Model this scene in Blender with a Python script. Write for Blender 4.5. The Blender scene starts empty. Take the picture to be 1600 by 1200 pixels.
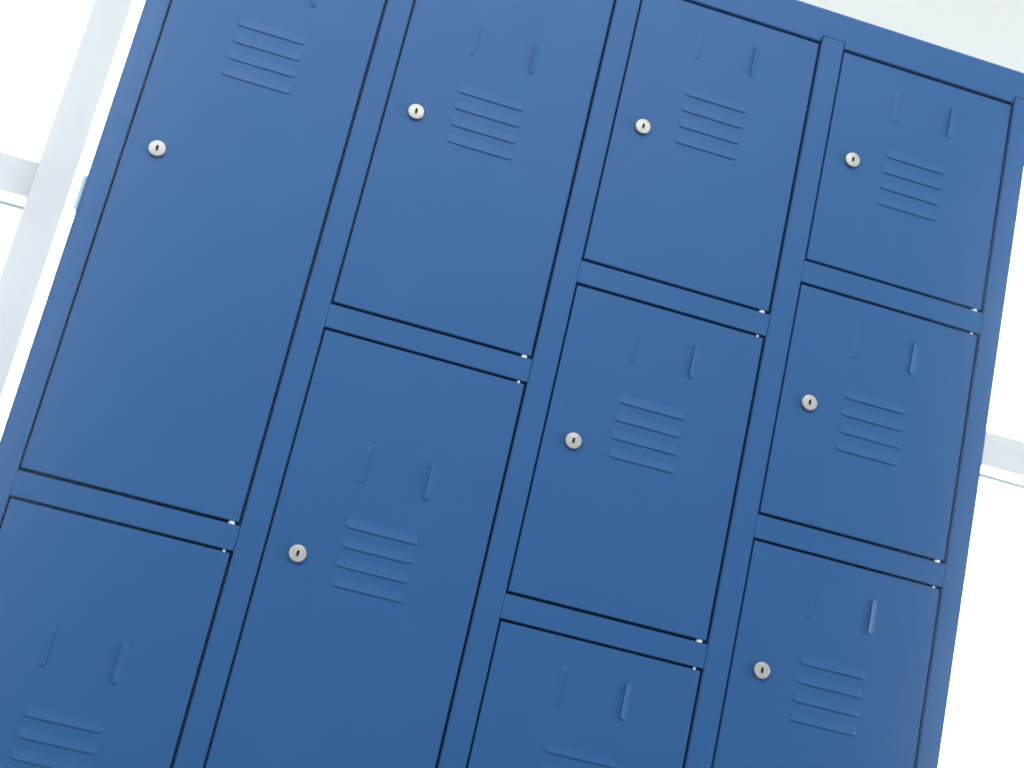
import bpy, bmesh, math, random
from mathutils import Matrix, Vector
random.seed(4)
S = bpy.context.scene
COL = S.collection

# ---------------------------------------------------------------- camera
TOPZ = 1.80                       # height of the upper edge of the door openings
R = ((0.95522734, -0.22194042, -0.19566088),
     (0.26230316, 0.94118981, 0.21297604),
     (0.13688603, -0.254763, 0.95726591))
cd = bpy.data.cameras.new('camera'); cam = bpy.data.objects.new('camera', cd); COL.objects.link(cam)
ax = [Vector((r[0], r[2], -r[1])) for r in R]
M = Matrix((ax[0], -ax[1], -ax[2])).transposed().to_4x4()
M.translation = Vector((-0.25509, -1.7226, TOPZ - 1.06051))
cam.matrix_world = M
cd.sensor_width = 36; cd.lens = 2205.4 / 1600 * 36
cd.clip_start = 0.05; cd.clip_end = 200
cd.dof.use_dof = True; cd.dof.focus_distance = 1.95; cd.dof.aperture_fstop = 7.1
S.camera = cam

# ---------------------------------------------------------------- world, lamps, exposure
W = bpy.data.worlds.new('World'); S.world = W; W.use_nodes = True
nt = W.node_tree; nt.nodes.clear()
out = nt.nodes.new('ShaderNodeOutputWorld'); bg = nt.nodes.new('ShaderNodeBackground')
bg.inputs[0].default_value = (0.975, 0.98, 0.985, 1); bg.inputs[1].default_value = 0.55
nt.links.new(bg.outputs[0], out.inputs[0])

def area(name, loc, target, sx, sy, power, col=(1, 1, 1), spread=180):
    d = bpy.data.lights.new(name, 'AREA'); d.shape = 'RECTANGLE'; d.size = sx; d.size_y = sy
    d.energy = power; d.color = col; d.spread = math.radians(spread)
    o = bpy.data.objects.new(name, d); COL.objects.link(o); o.location = loc
    o.rotation_euler = (Vector(target) - Vector(loc)).to_track_quat('-Z', 'Y').to_euler()
    return o
area('overhead_fill', (-0.2, -2.6, 3.6), (0, 0, 1.5), 3.2, 2.2, 80, (0.98, 1.0, 0.95))  # unseen overhead fill, added to brighten the fronts towards the top
area('side_fill', (-1.75, -1.6, 2.1), (-0.6, 0, 1.4), 0.8, 1.8, 20, (0.9, 0.96, 1.0))  # added unseen fill, brightens the left side of the lockers
area('side_fill', (6.5, -2.0, 1.9), (0.2, 0, 1.4), 1.2, 1.8, 260, (0.92, 0.97, 1.0))  # added unseen fill from the right, grazing the label clips

S.cycles.filter_width = 1.9
S.view_settings.view_transform = 'Standard'; S.view_settings.look = 'None'
S.view_settings.exposure = 0.05; S.view_settings.gamma = 1

# ---------------------------------------------------------------- materials
def mat(name, col, rough=0.5, metal=0.0, spec=0.5):
    m = bpy.data.materials.new(name); m.use_nodes = True
    b = m.node_tree.nodes['Principled BSDF']
    b.inputs['Base Color'].default_value = (*col, 1); b.inputs['Roughness'].default_value = rough
    b.inputs['Metallic'].default_value = metal; b.inputs['Specular IOR Level'].default_value = spec
    return m, m.node_tree, b

def paint():
    m, t, b = mat('blue_powder_coat', (0.045, 0.16, 0.41), 0.42, 0, 0.22)
    N = t.nodes; L = t.links
    tc = N.new('ShaderNodeTexCoord')
    # faint unevenness of the pigment
    n1 = N.new('ShaderNodeTexNoise'); n1.inputs['Scale'].default_value = 9; n1.inputs['Detail'].default_value = 5
    L.new(tc.outputs['Object'], n1.inputs['Vector'])
    mr = N.new('ShaderNodeMapRange'); mr.inputs[3].default_value = 0.95; mr.inputs[4].default_value = 1.05
    L.new(n1.outputs[0], mr.inputs[0])
    mx = N.new('ShaderNodeVectorMath'); mx.operation = 'SCALE'; mx.inputs[0].default_value = (0.030, 0.116, 0.307)
    L.new(mr.outputs[0], mx.inputs['Scale']); L.new(mx.outputs[0], b.inputs['Base Color'])
    # roughness variation (handling marks)
    n3 = N.new('ShaderNodeTexNoise'); n3.inputs['Scale'].default_value = 22; n3.inputs['Detail'].default_value = 6
    L.new(tc.outputs['Object'], n3.inputs['Vector'])
    mr3 = N.new('ShaderNodeMapRange'); mr3.inputs[3].default_value = 0.37; mr3.inputs[4].default_value = 0.49
    L.new(n3.outputs[0], mr3.inputs[0]); L.new(mr3.outputs[0], b.inputs['Roughness'])
    # orange peel and slight buckling of the sheet
    n2 = N.new('ShaderNodeTexNoise'); n2.inputs['Scale'].default_value = 900; n2.inputs['Detail'].default_value = 2
    L.new(tc.outputs['Object'], n2.inputs['Vector'])
    b2 = N.new('ShaderNodeBump'); b2.inputs['Strength'].default_value = 0.12; b2.inputs['Distance'].default_value = 0.0003
    L.new(n2.outputs[0], b2.inputs['Height'])
    n4 = N.new('ShaderNodeTexNoise'); n4.inputs['Scale'].default_value = 4.5; n4.inputs['Detail'].default_value = 1
    L.new(tc.outputs['Object'], n4.inputs['Vector'])
    b4 = N.new('ShaderNodeBump'); b4.inputs['Strength'].default_value = 0.5; b4.inputs['Distance'].default_value = 0.0035
    L.new(n4.outputs[0], b4.inputs['Height']); L.new(b2.outputs[0], b4.inputs['Normal'])
    L.new(b4.outputs[0], b.inputs['Normal'])
    return m
PAINT = paint()

def nickel():
    m, t, b = mat('brushed_nickel', (0.55, 0.54, 0.52), 0.40, 0.3)
    N = t.nodes; L = t.links
    tc = N.new('ShaderNodeTexCoord'); n = N.new('ShaderNodeTexNoise'); n.inputs['Scale'].default_value = 500
    L.new(tc.outputs['Object'], n.inputs['Vector'])
    mr = N.new('ShaderNodeMapRange'); mr.inputs[3].default_value = 0.25; mr.inputs[4].default_value = 0.5
    L.new(n.outputs[0], mr.inputs[0]); L.new(mr.outputs[0], b.inputs['Roughness'])
    return m
NICKEL = nickel()
SIDE_SHADE = mat('lock_side_shaded', (0.16, 0.16, 0.17), 0.35, 0.9)[0]  # lock side wall, its shade put into a darker colour
DARK = mat('keyway_dark', (0.03, 0.028, 0.026), 0.6, 0.3)[0]
NYLON = mat('white_nylon', (0.92, 0.93, 0.93), 0.35)[0]

def rough_white(name, col, scale, amt, rough=0.5, bump=0.0):
    m, t, b = mat(name, col, rough)
    N = t.nodes; L = t.links
    tc = N.new('ShaderNodeTexCoord'); n = N.new('ShaderNodeTexNoise')
    n.inputs['Scale'].default_value = scale; n.inputs['Detail'].default_value = 5
    L.new(tc.outputs['Object'], n.inputs['Vector'])
    mr = N.new('ShaderNodeMapRange'); mr.inputs[3].default_value = 1 - amt; mr.inputs[4].default_value = 1 + amt
    L.new(n.outputs[0], mr.inputs[0])
    mx = N.new('ShaderNodeVectorMath'); mx.operation = 'SCALE'; mx.inputs[0].default_value = col
    L.new(mr.outputs[0], mx.inputs['Scale']); L.new(mx.outputs[0], b.inputs['Base Color'])
    if bump:
        bp = N.new('ShaderNodeBump'); bp.inputs['Strength'].default_value = bump; bp.inputs['Distance'].default_value = 0.002
        L.new(n.outputs[0], bp.inputs['Height']); L.new(bp.outputs[0], b.inputs['Normal'])
    return m
FRAME = rough_white('window_frame_white', (0.69, 0.68, 0.675), 6, 0.02, 0.35)
PLASTER = rough_white('wall_plaster', (0.93, 0.93, 0.915), 30, 0.015, 0.9, 0.1)
FLOOR = rough_white('floor_vinyl', (0.20, 0.20, 0.22), 12, 0.08, 0.4)
STRIP_BLUE = mat('pale_strip_blue', (0.35, 0.55, 0.72), 0.4)[0]  # colour of the strip added over one transom
GASKET = mat('gasket_grey', (0.28, 0.35, 0.39), 0.5)[0]

def glass():
    m = bpy.data.materials.new('window_glass'); m.use_nodes = True
    t = m.node_tree; t.nodes.clear()
    o = t.nodes.new('ShaderNodeOutputMaterial'); mix = t.nodes.new('ShaderNodeMixShader')
    tr = t.nodes.new('ShaderNodeBsdfTransparent'); gl = t.nodes.new('ShaderNodeBsdfGlossy')
    tr.inputs[0].default_value = (0.98, 0.985, 0.985, 1); gl.inputs['Roughness'].default_value = 0.02
    fr = t.nodes.new('ShaderNodeFresnel'); fr.inputs[0].default_value = 1.45
    t.links.new(fr.outputs[0], mix.inputs[0]); t.links.new(tr.outputs[0], mix.inputs[1])
    t.links.new(gl.outputs[0], mix.inputs[2]); t.links.new(mix.outputs[0], o.inputs[0])
    return m
GLASS = glass()

def sky_mat():
    m = bpy.data.materials.new('overcast_sky'); m.use_nodes = True
    t = m.node_tree; t.nodes.clear()
    o = t.nodes.new('ShaderNodeOutputMaterial'); e = t.nodes.new('ShaderNodeEmission')
    e.inputs[0].default_value = (0.97, 0.99, 1, 1); e.inputs[1].default_value = 7.0
    t.links.new(e.outputs[0], o.inputs[0]); return m
SKY = sky_mat()

# ---------------------------------------------------------------- helpers
def link(name, bm, mats, parent=None, loc=(0, 0, 0)):
    me = bpy.data.meshes.new(name); bm.normal_update(); bm.to_mesh(me); bm.free()
    for m in (mats if isinstance(mats, (list, tuple)) else [mats]): me.materials.append(m)
    o = bpy.data.objects.new(name, me); COL.objects.link(o); o.location = loc
    if parent: o.parent = parent
    return o

def box(x0, x1, y0, y1, z0, z1, bev=0.0, seg=2, bm=None):
    own = bm is None
    b = bmesh.new()
    bmesh.ops.create_cube(b, size=1)
    for v in b.verts:
        v.co = Vector((x0 + (v.co.x + .5) * (x1 - x0), y0 + (v.co.y + .5) * (y1 - y0), z0 + (v.co.z + .5) * (z1 - z0)))
    if bev:
        bmesh.ops.bevel(b, geom=b.edges[:], offset=bev, segments=seg, affect='EDGES', profile=0.5)
    if own: return b
    me = bpy.data.meshes.new('tmp'); b.to_mesh(me); b.free(); bm.from_mesh(me); bpy.data.meshes.remove(me)
    return bm

def smooth(o, ang=40):
    me = o.data
    me.set_sharp_from_angle(angle=math.radians(ang))
    for p in me.polygons: p.use_smooth = max(abs(c) for c in p.normal) < .9999

def tag(o, label=None, cat=None, kind=None, group=None):
    if label: o['label'] = label
    if cat: o['category'] = cat
    if kind: o['kind'] = kind
    if group: o['group'] = group
    return o

# ---------------------------------------------------------------- setting
fl = bmesh.new()
vs = [fl.verts.new(p) for p in ((-8, -8, 0), (8, -8, 0), (8, 1.9, 0), (-8, 1.9, 0))]; fl.faces.new(vs)
tag(link('floor', fl, FLOOR), 'smooth grey floor under the blue lockers', kind='structure')

WY = 1.70                                            # inner face of the window wall
SILL, HEAD = 0.35, 2.79
lw = box(-8, 8, WY - 0.02, WY + 0.22, HEAD, 4.6, 0.004)
tag(link('upper_wall', lw, PLASTER), 'plain off-white wall above the windows', kind='structure')
lw = box(-8, 8, WY - 0.02, WY + 0.22, 0.0, SILL, 0.004)
tag(link('lower_wall', lw, PLASTER), 'plain off-white wall below the windows', kind='structure')
sk = bmesh.new()
vs = [sk.verts.new(p) for p in ((-40, 14, -8), (-40, 14, 26), (40, 14, 26), (40, 14, -8))]; sk.faces.new(vs)
tag(link('sky', sk, SKY), 'white overcast sky outside the windows', kind='structure')

MUL = [-2.437, -0.985, 0.467, 1.92]                  # mullion centres
MW = 0.0455
for x0, x1 in ((-8, MUL[0] - MW - .001), (MUL[-1] + MW + .001, 8)):
    tag(link('side_wall', box(x0, x1, WY - 0.02, WY + 0.22, SILL + .001, HEAD - .001), PLASTER), 'plain off-white wall beside the windows', kind='structure')
WL = ['bright white window at the left edge of the picture, left of the pale mullion',
      'bright white window right of the pale mullion, mostly hidden by the blue lockers',
      'bright white window showing right of the blue lockers']
for i in range(3):
    a, b = MUL[i] + MW, MUL[i + 1] - MW              # clear opening
    r = bpy.data.objects.new('window', None); COL.objects.link(r); r.location = ((a + b) / 2, WY, SILL)
    tag(r, WL[i], 'window', group='windows behind the lockers')
    ox, oy, oz = r.location
    def L(x0, x1, y0, y1, z0, z1, nm, m, bev=0.002):
        return link(nm, box(x0 - ox, x1 - ox, y0 - oy, y1 - oy, z0 - oz, z1 - oz, bev), m, r)
    g = 0.019 if i == 1 else 0.001                   # light slit beside the mullion
    L(a + g, b - .001, WY + .012, WY + .042, 1.7855, 1.880, 'transom', FRAME)
    if i == 1: L(a + g - .003, a + g + .0085, WY + .006, WY + .0115, 1.7865, 1.879, 'transom_strip', STRIP_BLUE, .001)  # added pale blue strip in front of the transom beside the slit
    L(a + (.03 if i == 1 else .001), b - .001, WY + .022, WY + .030, 1.7530, 1.7640, 'glazing_bead', GASKET, 0.001)
    L(a, b, WY + .046, WY + .052, 1.88, HEAD, 'pane', GLASS, 0)
    L(a, b, WY + .046, WY + .052, SILL, 1.7855, 'pane', GLASS, 0)
    L(a, b, WY, WY + .06, SILL + .0005, SILL + .05, 'bottom_rail', FRAME)
    L(a, b, WY, WY + .06, HEAD - .04, HEAD - .0005, 'top_rail', FRAME)
ML = ['pale grey white upright window mullion far left beyond the picture edge',
      'pale grey white upright window mullion beside the left edge of the blue lockers',
      'pale grey white upright window mullion hidden behind the blue lockers',
      'pale grey white upright window mullion far right beyond the blue lockers']
for i, x in enumerate(MUL):
    o = link('window_mullion', box(x - MW, x + MW, WY - .01, WY + .055, SILL + .0005, HEAD - .0005, 0.003), FRAME)
    tag(o, ML[i], 'mullion', group='upright mullions of the window wall')

# ---------------------------------------------------------------- locker bank
X0, X1 = -0.5868, 0.6414
LX = [-0.5555 + 0.3 * k for k in range(4)]            # gap centre left of each door
RX = [-0.2913 + 0.3 * k for k in range(4)]            # gap centre right of each door
HG = 1.7886; GAP = 0.0345
LG, RG = 0.0014, 0.0019                               # half gap widths
DEPTH = 0.50
bank = bpy.data.objects.new('locker_bank', None); COL.objects.link(bank); bank.location = (0, 0, 0)
tag(bank, 'tilted bank of blue steel lockers with louvred doors and round silver locks', 'lockers')

def P(nm, bm, m=PAINT, parent=bank, sm=True):
    o = link(nm, bm, m, parent)
    if sm: smooth(o)
    return o
Z = lambda d: TOPZ - d
# carcass
ZT = Z(-0.0534)
P('side_panel', box(X0 + .0006, X0 + .0016, .0060, DEPTH, .0, ZT - .002))
P('side_panel', box(X1 - .0016, X1 - .0006, .0060, DEPTH, .0, ZT - .002))
P('top_panel', box(X0 + .002, X1 - .002, .003, DEPTH - .001, ZT - .004, ZT - .0025))
P('bottom_panel', box(X0 + .002, X1 - .002, .003, DEPTH - .001, .03, .032))
P('back_panel', box(X0 + .0018, X1 - .0018, DEPTH - .004, DEPTH - .002, .001, ZT - .006))
# header with notches over the stiles
stiles = [(X0, LX[0] - LG)] + [(RX[k] + RG, LX[k + 1] - LG) for k in range(3)] + [(RX[3] + RG, X1)]
hb, nb = Z(-.0014), Z(-.0112)
pts = [(X0, ZT), (X0, nb)]
for a, b in stiles:
    a2 = a - .0006 if a != X0 else a; b2 = b + .0008 if b != X1 else b
    if a != X0: pts += [(a2 - .0026, hb), (a2, nb)]
    if b != X1: pts += [(b2, nb), (b2 + .0006, hb)]
    else: pts += [(X1, nb)]
pts += [(X1, ZT)]
bm = bmesh.new()
f_ = bm.faces.new([bm.verts.new((x, 0, z)) for x, z in pts])
ret = bmesh.ops.extrude_face_region(bm, geom=[f_])
for v in [g for g in ret['geom'] if isinstance(g, bmesh.types.BMVert)]: v.co.y += .018
bmesh.ops.recalc_face_normals(bm, faces=bm.faces[:])
ed = [e for e in bm.edges if abs(e.verts[0].co.y) < 1e-6 and abs(e.verts[1].co.y) < 1e-6]
bmesh.ops.bevel(bm, geom=ed, offset=.0009, segments=2, affect='EDGES')
P('header', bm)
# stiles: folded sheet, soft outer bend
for i, (a, b) in enumerate(stiles):
    bm = box(a, b, -.0004, .019, .001, Z(-.0104), 0)
    def is_v(e): return abs(e.verts[0].co.z - e.verts[1].co.z) > .1 and e.verts[0].co.y < .01
    outer = [e for e in bm.edges if is_v(e) and ((i == 0 and abs(e.verts[0].co.x - a) < 1e-6) or (i == 4 and abs(e.verts[0].co.x - b) < 1e-6))]
    inner = [e for e in bm.edges if is_v(e) and e not in outer]
    bmesh.ops.bevel(bm, geom=inner, offset=.0011, segments=3, affect='EDGES')
    outer = [e for e in bm.edges if is_v(e) and ((i == 0 and abs(e.verts[0].co.x - a) < 1e-6) or (i == 4 and abs(e.verts[0].co.x - b) < 1e-6))]
    if outer: bmesh.ops.bevel(bm, geom=outer, offset=.0045, segments=5, affect='EDGES')
    box(a - (.010 if i else -.002), b + (.010 if i < 4 else -.002), .0175, .0186, .002, Z(-.008), 0, bm=bm)
    P('stile', bm)

def hood(length, reach, proud, n=16, m=7, taper=.007, thick=.0008):
    """pressed hood: x along the lip (0..length), z from 0 (root) down to -reach (lip), bulging towards -y"""
    bm = bmesh.new(); rows = []
    def pos(i, j, off=0.0):
        u = i / n; u = .5 - .5 * math.cos(math.pi * u); x = u * length; v = j / m
        d = min(x, length - x) / taper
        e = 1.0 if d >= 1 else math.sqrt(max(0.0, 1 - (1 - d) ** 2))
        h = proud * (v ** 1.3) * e
        z = -reach * v * (0.80 + .20 * e) - reach * (1 - v) * .25 * (1 - e)
        return Vector((x, -max(h - off, -.0002), z))
    outer = [[bm.verts.new(pos(i, j)) for i in range(n + 1)] for j in range(m + 1)]
    inner = [[bm.verts.new(pos(i, j, thick) + Vector((0, 0, 0))) for i in range(n + 1)] for j in range(m + 1)]
    for j in range(m):
        for i in range(n):
            bm.faces.new((outer[j][i], outer[j][i + 1], outer[j + 1][i + 1], outer[j + 1][i]))
            bm.faces.new((inner[j][i], inner[j + 1][i], inner[j + 1][i + 1], inner[j][i + 1]))
    for i in range(n):
        bm.faces.new((outer[m][i], outer[m][i + 1], inner[m][i + 1], inner[m][i]))
    bmesh.ops.recalc_face_normals(bm, faces=bm.faces[:])
    return bm

def to_mesh(name, bm, mats):
    me = bpy.data.meshes.new(name); bm.to_mesh(me); bm.free()
    for m in (mats if isinstance(mats, list) else [mats]): me.materials.append(m)
    for p in me.polygons: p.use_smooth = True
    me.set_sharp_from_angle(angle=math.radians(42))
    return me
LOUV = to_mesh('louvre', hood(.0895, .0125, .0014, taper=.005), PAINT)
def clip(proud):
    bm = hood(.047, .0088, proud, 14, 6, .0030)
    bmesh.ops.rotate(bm, verts=bm.verts[:], cent=(0, 0, 0), matrix=Matrix.Rotation(math.radians(90), 3, 'Y'))   # lip faces -x, length runs down
    return bm
HOLD_R = to_mesh('label_clip', clip(.0027), PAINT)
bm = clip(.0013)
for v in bm.verts: v.co.x = -v.co.x
bmesh.ops.reverse_faces(bm, faces=bm.faces[:])
HOLD_L = to_mesh('label_clip', bm, PAINT)

def lock_mesh():
    bm = bmesh.new(); n = 40
    prof = [(.0112, .0002, 2), (.0112, -.0006, 2), (.0108, -.0009, 2), (.0112, -.0034, 0), (.0108, -.0042, 0), (.0100, -.0045, 0), (.0080, -.0045, 0), (.0077, -.0042, 0)]
    rings = [[bm.verts.new((.94 * r * math.cos(2 * math.pi * k / n), y, .94 * r * math.sin(2 * math.pi * k / n))) for k in range(n)] for r, y, _ in prof]
    def key(k, y, s=1):
        a = 2 * math.pi * k / n
        c, s_ = math.cos(a), math.sin(a)
        x = .0018 * s * math.copysign(abs(c) ** .7, c); z = .0040 * s * math.copysign(abs(s_) ** .9, s_)
        return (x, y, z + .0004)
    rings.append([bm.verts.new(key(k, -.0046)) for k in range(n)])
    rings.append([bm.verts.new(key(k, -.0042, .93)) for k in range(n)])
    rings.append([bm.verts.new(key(k, -.0008, .9)) for k in range(n)])
    for j in range(len(rings) - 1):
        for k in range(n):
            f = bm.faces.new((rings[j][k], rings[j][(k + 1) % n], rings[j + 1][(k + 1) % n], rings[j + 1][k]))
            if j >= len(rings) - 3: f.material_index = 1
            elif j < 3: f.material_index = 2
    f = bm.faces.new(rings[-1]); f.material_index = 1
    bmesh.ops.recalc_face_normals(bm, faces=bm.faces[:])
    return to_mesh('lock', bm, [NICKEL, DARK, SIDE_SHADE])
LOCK = lock_mesh()

def pin_mesh(r, h):
    bm = bmesh.new()
    bmesh.ops.create_cone(bm, cap_ends=True, segments=20, radius1=r, radius2=r, depth=h)
    ed = [e for e in bm.edges if abs(e.verts[0].co.z - e.verts[1].co.z) < 1e-6]
    bmesh.ops.bevel(bm, geom=ed, offset=r * .22, segments=2, affect='EDGES')
    return to_mesh('hinge_pin', bm, NYLON)
PINB = pin_mesh(.0040, .0046); PINT = pin_mesh(.0019, .0034)

def sub(name, me, parent, loc, rot=(0, 0, 0)):
    o = bpy.data.objects.new(name, me); COL.objects.link(o); o.parent = parent; o.location = loc; o.rotation_euler = rot
    return o

def door(k, zt, zb, holes):
    """door panel with returned edges and punched slots; origin at its top left corner"""
    w = RX[k] - RG - (LX[k] + LG); h = zb - zt
    r = .0013
    xs = sorted({r, w - r} | {q for o in holes for q in o[:2]}); zs = sorted({r, h - r} | {q for o in holes for q in o[2:]})
    bm = bmesh.new()
    # sub-divided front so the bump and reflections stay even
    vg = {}
    def V(x, z):
        if (x, z) not in vg: vg[(x, z)] = bm.verts.new((x, 0, -z))
        return vg[(x, z)]
    for i in range(len(xs) - 1):
        for j in range(len(zs) - 1):
            if any(o[0] <= xs[i] < o[1] and o[2] <= zs[j] < o[3] for o in holes): continue
            bm.faces.new((V(xs[i], zs[j]), V(xs[i], zs[j + 1]), V(xs[i + 1], zs[j + 1]), V(xs[i + 1], zs[j])))
    # rim: border vertices of the grid extended outwards round the bend
    border = [(x, r) for x in xs] + [(w - r, z) for z in zs[1:]] + [(x, h - r) for x in xs[::-1][1:]] + [(r, z) for z in zs[::-1][1:-1]]
    def off(x, z, d, y):
        X = x + (d if x == w - r else -d if x == r else 0); Zz = z + (d if z == h - r else -d if z == r else 0)
        return bm.verts.new((X, y, -Zz))
    prev = [V(x, z) for x, z in border]
    for d, y in ((r * .38, r * .08), (r * .71, r * .29), (r * .92, r * .62), (r, r), (r, .012)):
        cur = [off(x, z, d, y) for x, z in border]
        for q in range(len(cur)):
            q2 = (q + 1) % len(cur)
            bm.faces.new((prev[q], prev[q2], cur[q2], cur[q]))
        prev = cur
    # back sheet
    bm.faces.new(prev)
    bmesh.ops.recalc_face_normals(bm, faces=bm.faces[:])
    d = link('door', bm, PAINT, bank)
    smooth(d, 35)
    d.location = (LX[k] + LG, .0006 + random.uniform(-.0003, .0003), Z(zt))
    d.rotation_euler = (random.uniform(-.0012, .0012), 0, random.uniform(-.0018, .0018))
    return d

tiers = [2, 3, 4, 5]
for k, n in enumerate(tiers):
    pitch = HG / n
    for j in range(n):
        top = j * pitch; bot = (j + 1) * pitch - GAP
        zt = top + (.0027 if j == 0 else .0017); zb = bot - .0018
        big = n <= 3
        clip0 = .1320 if big else .0365
        lv = [(.2350 if big else .1405) + .0241 * q for q in range(4)]
        sx = (.0907 - LG, .1749 - LG)
        off0 = zt - top
        holes = [(*sx, v - .0105 - off0, v + .0001 - off0) for v in lv]
        for a, b in ((.1722, .1745), (.0930, .0938)): holes.append((a - LG, b - LG, clip0 + .003 - off0, clip0 + .044 - off0))
        d = door(k, zt, zb, holes)
        for v in lv:
            sub('louvre', LOUV, d, (.0880 - LG, -.00012, -(v - .0125 - off0)))
        sub('label_clip', HOLD_R, d, (.1808 - LG, -.00008, -(clip0 - off0)))
        sub('label_clip', HOLD_L, d, (.0862 - LG, -.00008, -(clip0 - off0)))
        sub('lock', LOCK, d, (.0400 - LG, -.0002, -((pitch - GAP) / 2 - off0)), (0, random.uniform(-.08, .08), 0))
        w = RX[k] - RG - (LX[k] + LG)
        sub('hinge_pin', PINB, d, (.2546 - LG, .0046, -(zb - zt) - .0019))
        if j > 0: sub('hinge_pin', PINT, d, (.2548 - LG, .0036, .0015))
        if j > 0:
            bm = box(LX[k] - LG + .0001, RX[k] + RG - .0005, .0002, .0130, Z(top - .0018), Z(top - GAP + .0020), .0009, 2)
            box(LX[k] + .0095, RX[k] - .0095, .0172, .0183, Z(top + .008), Z(top - GAP - .008), 0, bm=bm)
            P('rail', bm)
    P('rail', box(LX[k] - LG + .0001, RX[k] + RG - .0005, .0002, .018, .001, Z(HG - GAP + .0020), .0009, 2))

# ---------------------------------------------------------------- added scattering volume: imitates lens glare of the windows over the locker edges
hm = bpy.data.materials.new('veiling_glare'); hm.use_nodes = True
t = hm.node_tree; t.nodes.clear()
ho = t.nodes.new('ShaderNodeOutputMaterial'); pv = t.nodes.new('ShaderNodeVolumePrincipled')
pv.inputs['Color'].default_value = (0.76, 0.92, 1.0, 1); pv.inputs['Density'].default_value = 0.034
pv.inputs['Anisotropy'].default_value = 0.94
t.links.new(pv.outputs[0], ho.inputs['Volume'])
hz = link('glare_volume', box(-9.5, 9.5, -9, 12.5, -1.0, 4.9), hm)
tag(hz, 'added unseen volume spreading window glare over the lockers', kind='stuff')
